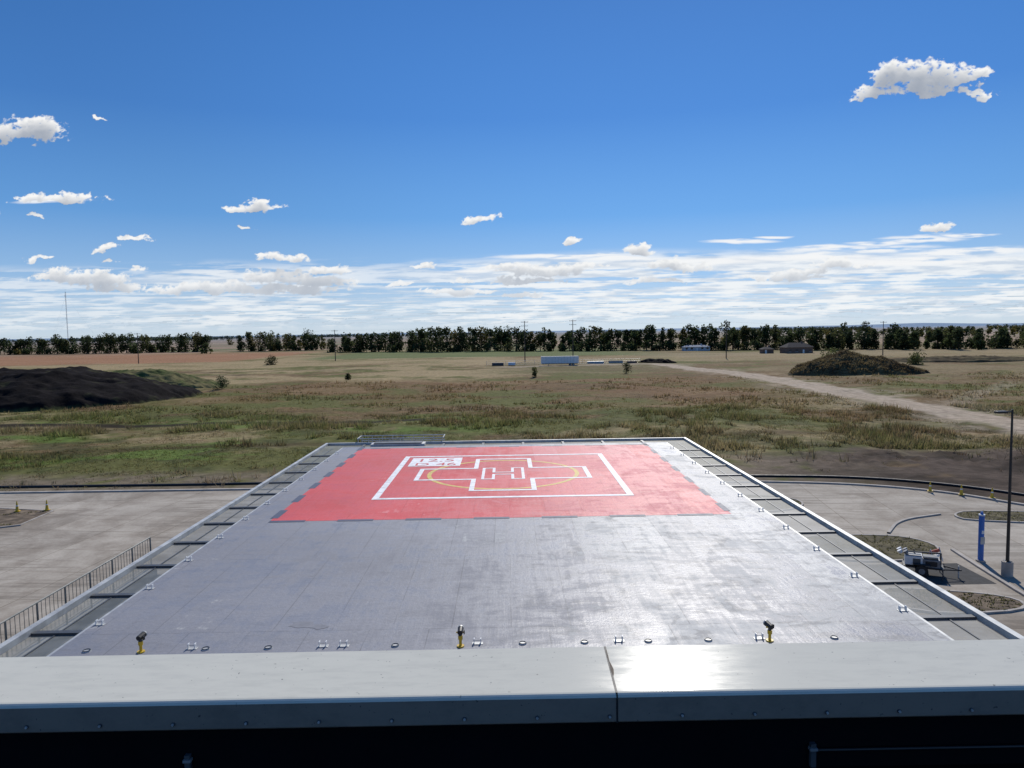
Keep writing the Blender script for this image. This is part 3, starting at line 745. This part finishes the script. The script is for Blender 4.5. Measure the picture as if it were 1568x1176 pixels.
def house(name,x,y,w,d,h,rh,wall,roof,rot=0):
    e=empty(name,(x,y,0)); e.rotation_euler[2]=rot
    b=B(); b.box(-w/2,w/2,-d/2,d/2,0,h,wall); b.build('walls',parent=e)
    b=B(); o=.6
    b.add([(-w/2-o,-d/2-o,h),(w/2+o,-d/2-o,h),(w/2+o,d/2+o,h),(-w/2-o,d/2+o,h),(-w/2+d*.35,0,h+rh),(w/2-d*.35,0,h+rh)],[(0,1,5,4),(1,2,5),(2,3,4,5),(3,0,4),(3,2,1,0)],roof); b.box(w*.2,w*.2+.8,.5,1.3,h+.5,h+rh+.8,wall); b.build('roof',parent=e)
    b=B(); n=int(w/3.2)
    for k in range(n):
        xx=-w/2+1.6+k*(w-3.2)/max(1,n-1)
        if k==n//2: b.box(xx-.5,xx+.5,-d/2-.05,-d/2,0,2.1,M_wht)
        else: b.box(xx-.75,xx+.75,-d/2-.04,-d/2,1,2.3,M_glass); b.box(xx-.85,xx+.85,-d/2-.08,-d/2,.9,.99,M_wht)
    b.build('windows_and_door',parent=e)
house('farmhouse',163,415,15,9,3.4,2.6,M_brick,M_roof,.1)
house('garage',148,420,6,6,2.4,1.4,M_brick,M_roof)
house('farm_shed',126,492,17,7,2.6,1.2,simple('grey_siding',(.45,.47,.5),.7),simple('blue_metal_roof',(.16,.2,.26),.8,spec=.1))

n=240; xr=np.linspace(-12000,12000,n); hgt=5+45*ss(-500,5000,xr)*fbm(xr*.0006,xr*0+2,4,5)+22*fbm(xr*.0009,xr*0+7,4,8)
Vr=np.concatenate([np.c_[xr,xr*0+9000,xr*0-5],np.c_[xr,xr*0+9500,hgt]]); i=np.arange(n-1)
npmesh('distant_hills',Vr,np.stack([i,i+1,n+i+1,n+i],-1),M_ground,np.tile([.20,.28,.37],(2*n,1)),smooth=True)  # blue-grey of aerial haze given to the hills as base colour

# ---------------------------------------------------------------- sun and sky light
EL,AZ=math.radians(38),math.radians(14)
sv=Vector((math.sin(AZ)*math.cos(EL),math.cos(AZ)*math.cos(EL),math.sin(EL)))
sl=bpy.data.lights.new('sun','SUN'); sl.energy=4.3; sl.angle=math.radians(.5); sl.color=(1,.955,.88)
so=bpy.data.objects.new('sun',sl); sc.collection.objects.link(so); so.rotation_euler=sv.to_track_quat('Z','Y').to_euler()
W=bpy.data.worlds.new('World'); sc.world=W; W.use_nodes=True
t=NT(W.node_tree); bg=t.n['Background']
sky=t.node('ShaderNodeTexSky',sky_type='NISHITA'); sky.sun_disc=False; sky.sun_elevation=EL; sky.sun_rotation=AZ
sky.altitude=400; sky.air_density=1.0; sky.dust_density=.3; sky.ozone_density=1.5
gen_=t.node('ShaderNodeTexCoord').outputs['Generated']; sp=t.node('ShaderNodeSeparateXYZ'); t.put(sp.inputs[0],gen_)
rp=t.node('ShaderNodeValToRGB'); t.put(rp.inputs[0],t.m('MAXIMUM',sp.outputs[2],0.)); cr_=rp.color_ramp
stops=[(0.,(5.7,6.9,8.1)),(.03,(4.8,6.4,8.2)),(.075,(2.8,4.9,7.9)),(.15,(1.15,3.3,7.1)),(.27,(.50,2.0,5.6)),(.42,(.32,1.45,4.4)),(1.,(.28,1.15,3.6))]
while len(cr_.elements)<len(stops): cr_.elements.new(.5)
for e,(p,c) in zip(cr_.elements,stops): e.position=p; e.color=(*c,1)
sd=t.vm('DOT_PRODUCT',gen_,tuple(sv)); gl=t.mr(sd,.70,1.0,.96,1.30)
gv=t.vm('SCALE',rp.outputs[0]); t.put(gv.node.inputs['Scale'],gl)
c=t.mix(.07,gv,sky.outputs[0])
t.put(bg.inputs[0],c); bg.inputs[1].default_value=.10
try: W.cycles.sampling_method='MANUAL'; W.cycles.sample_map_resolution=256
except Exception: pass

# ---------------------------------------------------------------- clouds: a section of sky dome 15 km out
na,nb=1620,500
a=np.linspace(-.90,.90,na); bb=np.linspace(0.0,.375,nb); A_,B_=np.meshgrid(a,bb)
puffs=[(.528,.333,.040,.022),(.497,.308,.030,.011),(.482,.300,.012,.008),(.585,.325,.050,.015),(.64,.325,.018,.009),(.625,.308,.016,.007),(.56,.313,.05,.009),
(-.629,.274,.050,.018),(-.665,.266,.03,.013),(-.54,.297,.012,.003),(-.60,.1836,.055,.006),(-.569,.186,.026,.009),(-.635,.185,.02,.004),
(-.336,.170,.040,.006),(-.325,.172,.02,.008),(-.349,.140,.014,.004),(-.033,.149,.026,.0075),(-.494,.129,.026,.005),(-.537,.1166,.019,.006),(-.624,.1075,.020,.004),
(-.299,.1026,.038,.006),(-.31,.105,.02,.006),(.087,.121,.013,.005),(.178,.105,.020,.008),(.581,.129,.022,.007),
(-.56,.078,.05,.013),(-.60,.08,.03,.010),(-.52,.069,.04,.007),(-.41,.064,.07,.009),(-.30,.076,.05,.012),(-.24,.086,.03,.006),(-.33,.060,.11,.007),(-.25,.070,.05,.009),(-.27,.055,.03,.005),
(.048,.080,.06,.009),(.01,.086,.04,.006),(.09,.086,.04,.006),(.03,.068,.05,.005),(.23,.084,.038,.010),(-.675,.165,.010,.005),(-.63,.161,.009,.004),(-.11,.089,.015,.004),(-.53,.10,.012,.003),(-.49,.092,.014,.003),(.45,.083,.04,.007),(.40,.074,.04,.006),(-.06,.055,.05,.005),(-.06,.070,.018,.004),(-.14,.066,.02,.004),(.37,.067,.05,.005),(.20,.065,.04,.004),(.02,.050,.03,.004)]
wisps=[(.317,.116,.060,.0035),(.36,.121,.03,.002),(.56,.116,.07,.005),(.50,.112,.05,.003),(.62,.121,.05,.003),(-.60,.181,.06,.004),(.47,.105,.14,.006),(.0,.083,.10,.005),(.15,.095,.06,.004),(.62,.098,.12,.007),(.40,.095,.12,.006),(.08,.100,.12,.004),(.55,.088,.15,.007),(.25,.090,.12,.006)]
def dens(A_,B_):
    sc_=np.clip(.35+B_*3.,.35,1.25)
    k1=fbm(A_*36,B_*50,5,3)-.5;k2=fbm(A_*36+9,B_*50,5,4)-.5
    k3=billow(A_*90,B_*115,5,6,.65)-.55
    qa=A_+k1*.055*sc_; qb=B_+k2*.030*sc_
    acc=np.full(A_.shape,9.)
    for x,y,w,h in puffs:
        dx=(qa-x)/w;dy=(qb-y)/h; dy=np.where(dy<0,dy*1.6,dy)
        acc=np.minimum(acc,dx*dx+dy*dy)
    return np.clip((1.12-acc)+k3*2.2,0,2.2)
D=dens(A_,B_)
S=np.zeros_like(D)
db=bb[1]-bb[0]; da=a[1]-a[0]
for k in range(1,11):
    sb=int(round(k*.0021/db)); sa=-int(round(k*.0004/da))
    sh=np.roll(D[sb:,:],sa,axis=1); S[:nb-sb]+=sh
S=S/10
alpha=ss(.04,.80,D)
# soften the self-shadow so it does not follow single columns
for _ in range(2): S=(S+np.roll(S,2,1)+np.roll(S,-2,1)+np.roll(S,4,1)+np.roll(S,-4,1))/5
lit=np.exp(-1.7*np.maximum(S-.10,0))*(.80+.20*ss(.35,.75,billow(A_*120,B_*150,4,8)))
colW=np.array([.94,.94,.93]);colG=np.array([.26,.31,.40])
col=colG+(colW-colG)*np.clip(lit,0,1)[...,None]
hzc=ss(.12,.03,B_)[...,None]*.45; col=col*(1-hzc)+np.array([.72,.78,.85])*hzc
wn=fbm(A_*22,B_*260,5,12); wacc=np.full(A_.shape,9.)
wq=B_+(fbm(A_*14,B_*40,4,13)-.5)*.010
for x,y,w,h in wisps: wacc=np.minimum(wacc,((A_-x)/w)**2+((wq-y)/h)**2)
wal=np.clip(ss(1.1,.1,wacc)*ss(.26,.54,wn)*.94,0,1)
iz=1/np.maximum(B_,.012)
lay=fbm(A_*iz*.55+3,iz*1.05,6,17,.6); lay2=fbm(A_*26,B_*230,5,19)
cov=ss(.003,.020,B_)*ss(.108,.086,B_+.016*(fbm(A_*5,B_*0+1,3,5)-.5))*(.65+.35*ss(-.2,.05,A_)+.2*ss(-.48,-.40,A_)*ss(-.15,-.25,A_))
lal=ss(.40,.555,lay*.65+lay2*.35+.07*ss(.05,.085,B_)*ss(-.1,.1,A_)+.03*ss(.2,.5,A_))*np.clip(cov,0,1)*.90
lshade=ss(.35,.65,lay2)
lcol=np.array([.64,.71,.80])*(1-lshade[...,None])+np.array([.91,.93,.94])*lshade[...,None]
al=lal; cc=lcol
def over(c1,a1,c0,a0):
    ao=a1+a0*(1-a1); c=(c1*a1[...,None]+c0*(a0*(1-a1))[...,None])/np.maximum(ao,1e-4)[...,None]; return c,ao
cc,al=over(np.broadcast_to(np.array([.92,.93,.94]),cc.shape),wal,cc,al)
cc,al=over(col,alpha,cc,al)
al[:2]=0; al[-2:]=0; al*=ss(.90,.86,np.abs(A_))
Vd=np.stack([A_,np.ones_like(A_),B_],-1); Vd/=np.linalg.norm(Vd,axis=-1)[...,None]; Vd=(Vd*15000).reshape(-1,3)+np.array([0,0,14.5])
i=np.arange(na*nb).reshape(nb,na); quad=np.stack([i[:-1,:-1],i[:-1,1:],i[1:,1:],i[1:,:-1]],-1).reshape(-1,4)
am=al.reshape(-1); keep=am[quad].max(1)>.004; quad=quad[keep]
used=np.unique(quad); rem=np.full(na*nb,-1); rem[used]=np.arange(len(used)); quad=rem[quad]
mm=bpy.data.materials.new('cloud'); mm.use_nodes=True; t=NT(mm.node_tree); t.n.remove(t.n['Principled BSDF'])
at=t.node('ShaderNodeAttribute',attribute_name='Col'); em=t.node('ShaderNodeEmission'); t.put(em.inputs[0],at.outputs['Color'])
tr=t.node('ShaderNodeBsdfTransparent'); mx=t.node('ShaderNodeMixShader'); t.put(mx.inputs[0],at.outputs['Alpha'])
out=[x for x in t.n if x.type=='OUTPUT_MATERIAL'][0]
t.l.new(tr.outputs[0],mx.inputs[1]);t.l.new(em.outputs[0],mx.inputs[2]);t.l.new(mx.outputs[0],out.inputs[0])
try: mm.cycles.emission_sampling='NONE'
except Exception: pass
npmesh('sky',Vd[used],quad,mm,cc.reshape(-1,3)[used],alpha=am[used])

# ---------------------------------------------------------------- camera
cd=bpy.data.cameras.new('camera'); cam=bpy.data.objects.new('camera',cd); sc.collection.objects.link(cam); sc.camera=cam
cd.sensor_width=36; cd.lens=25.95; cd.clip_start=.05; cd.clip_end=40000
cam.matrix_world=Matrix.Translation((0,0,14.5))@Matrix.Rotation(math.radians(-.355),4,'Z')@Matrix.Rotation(math.radians(90-4.05),4,'X')@Matrix.Rotation(math.radians(-.87),4,'Z')
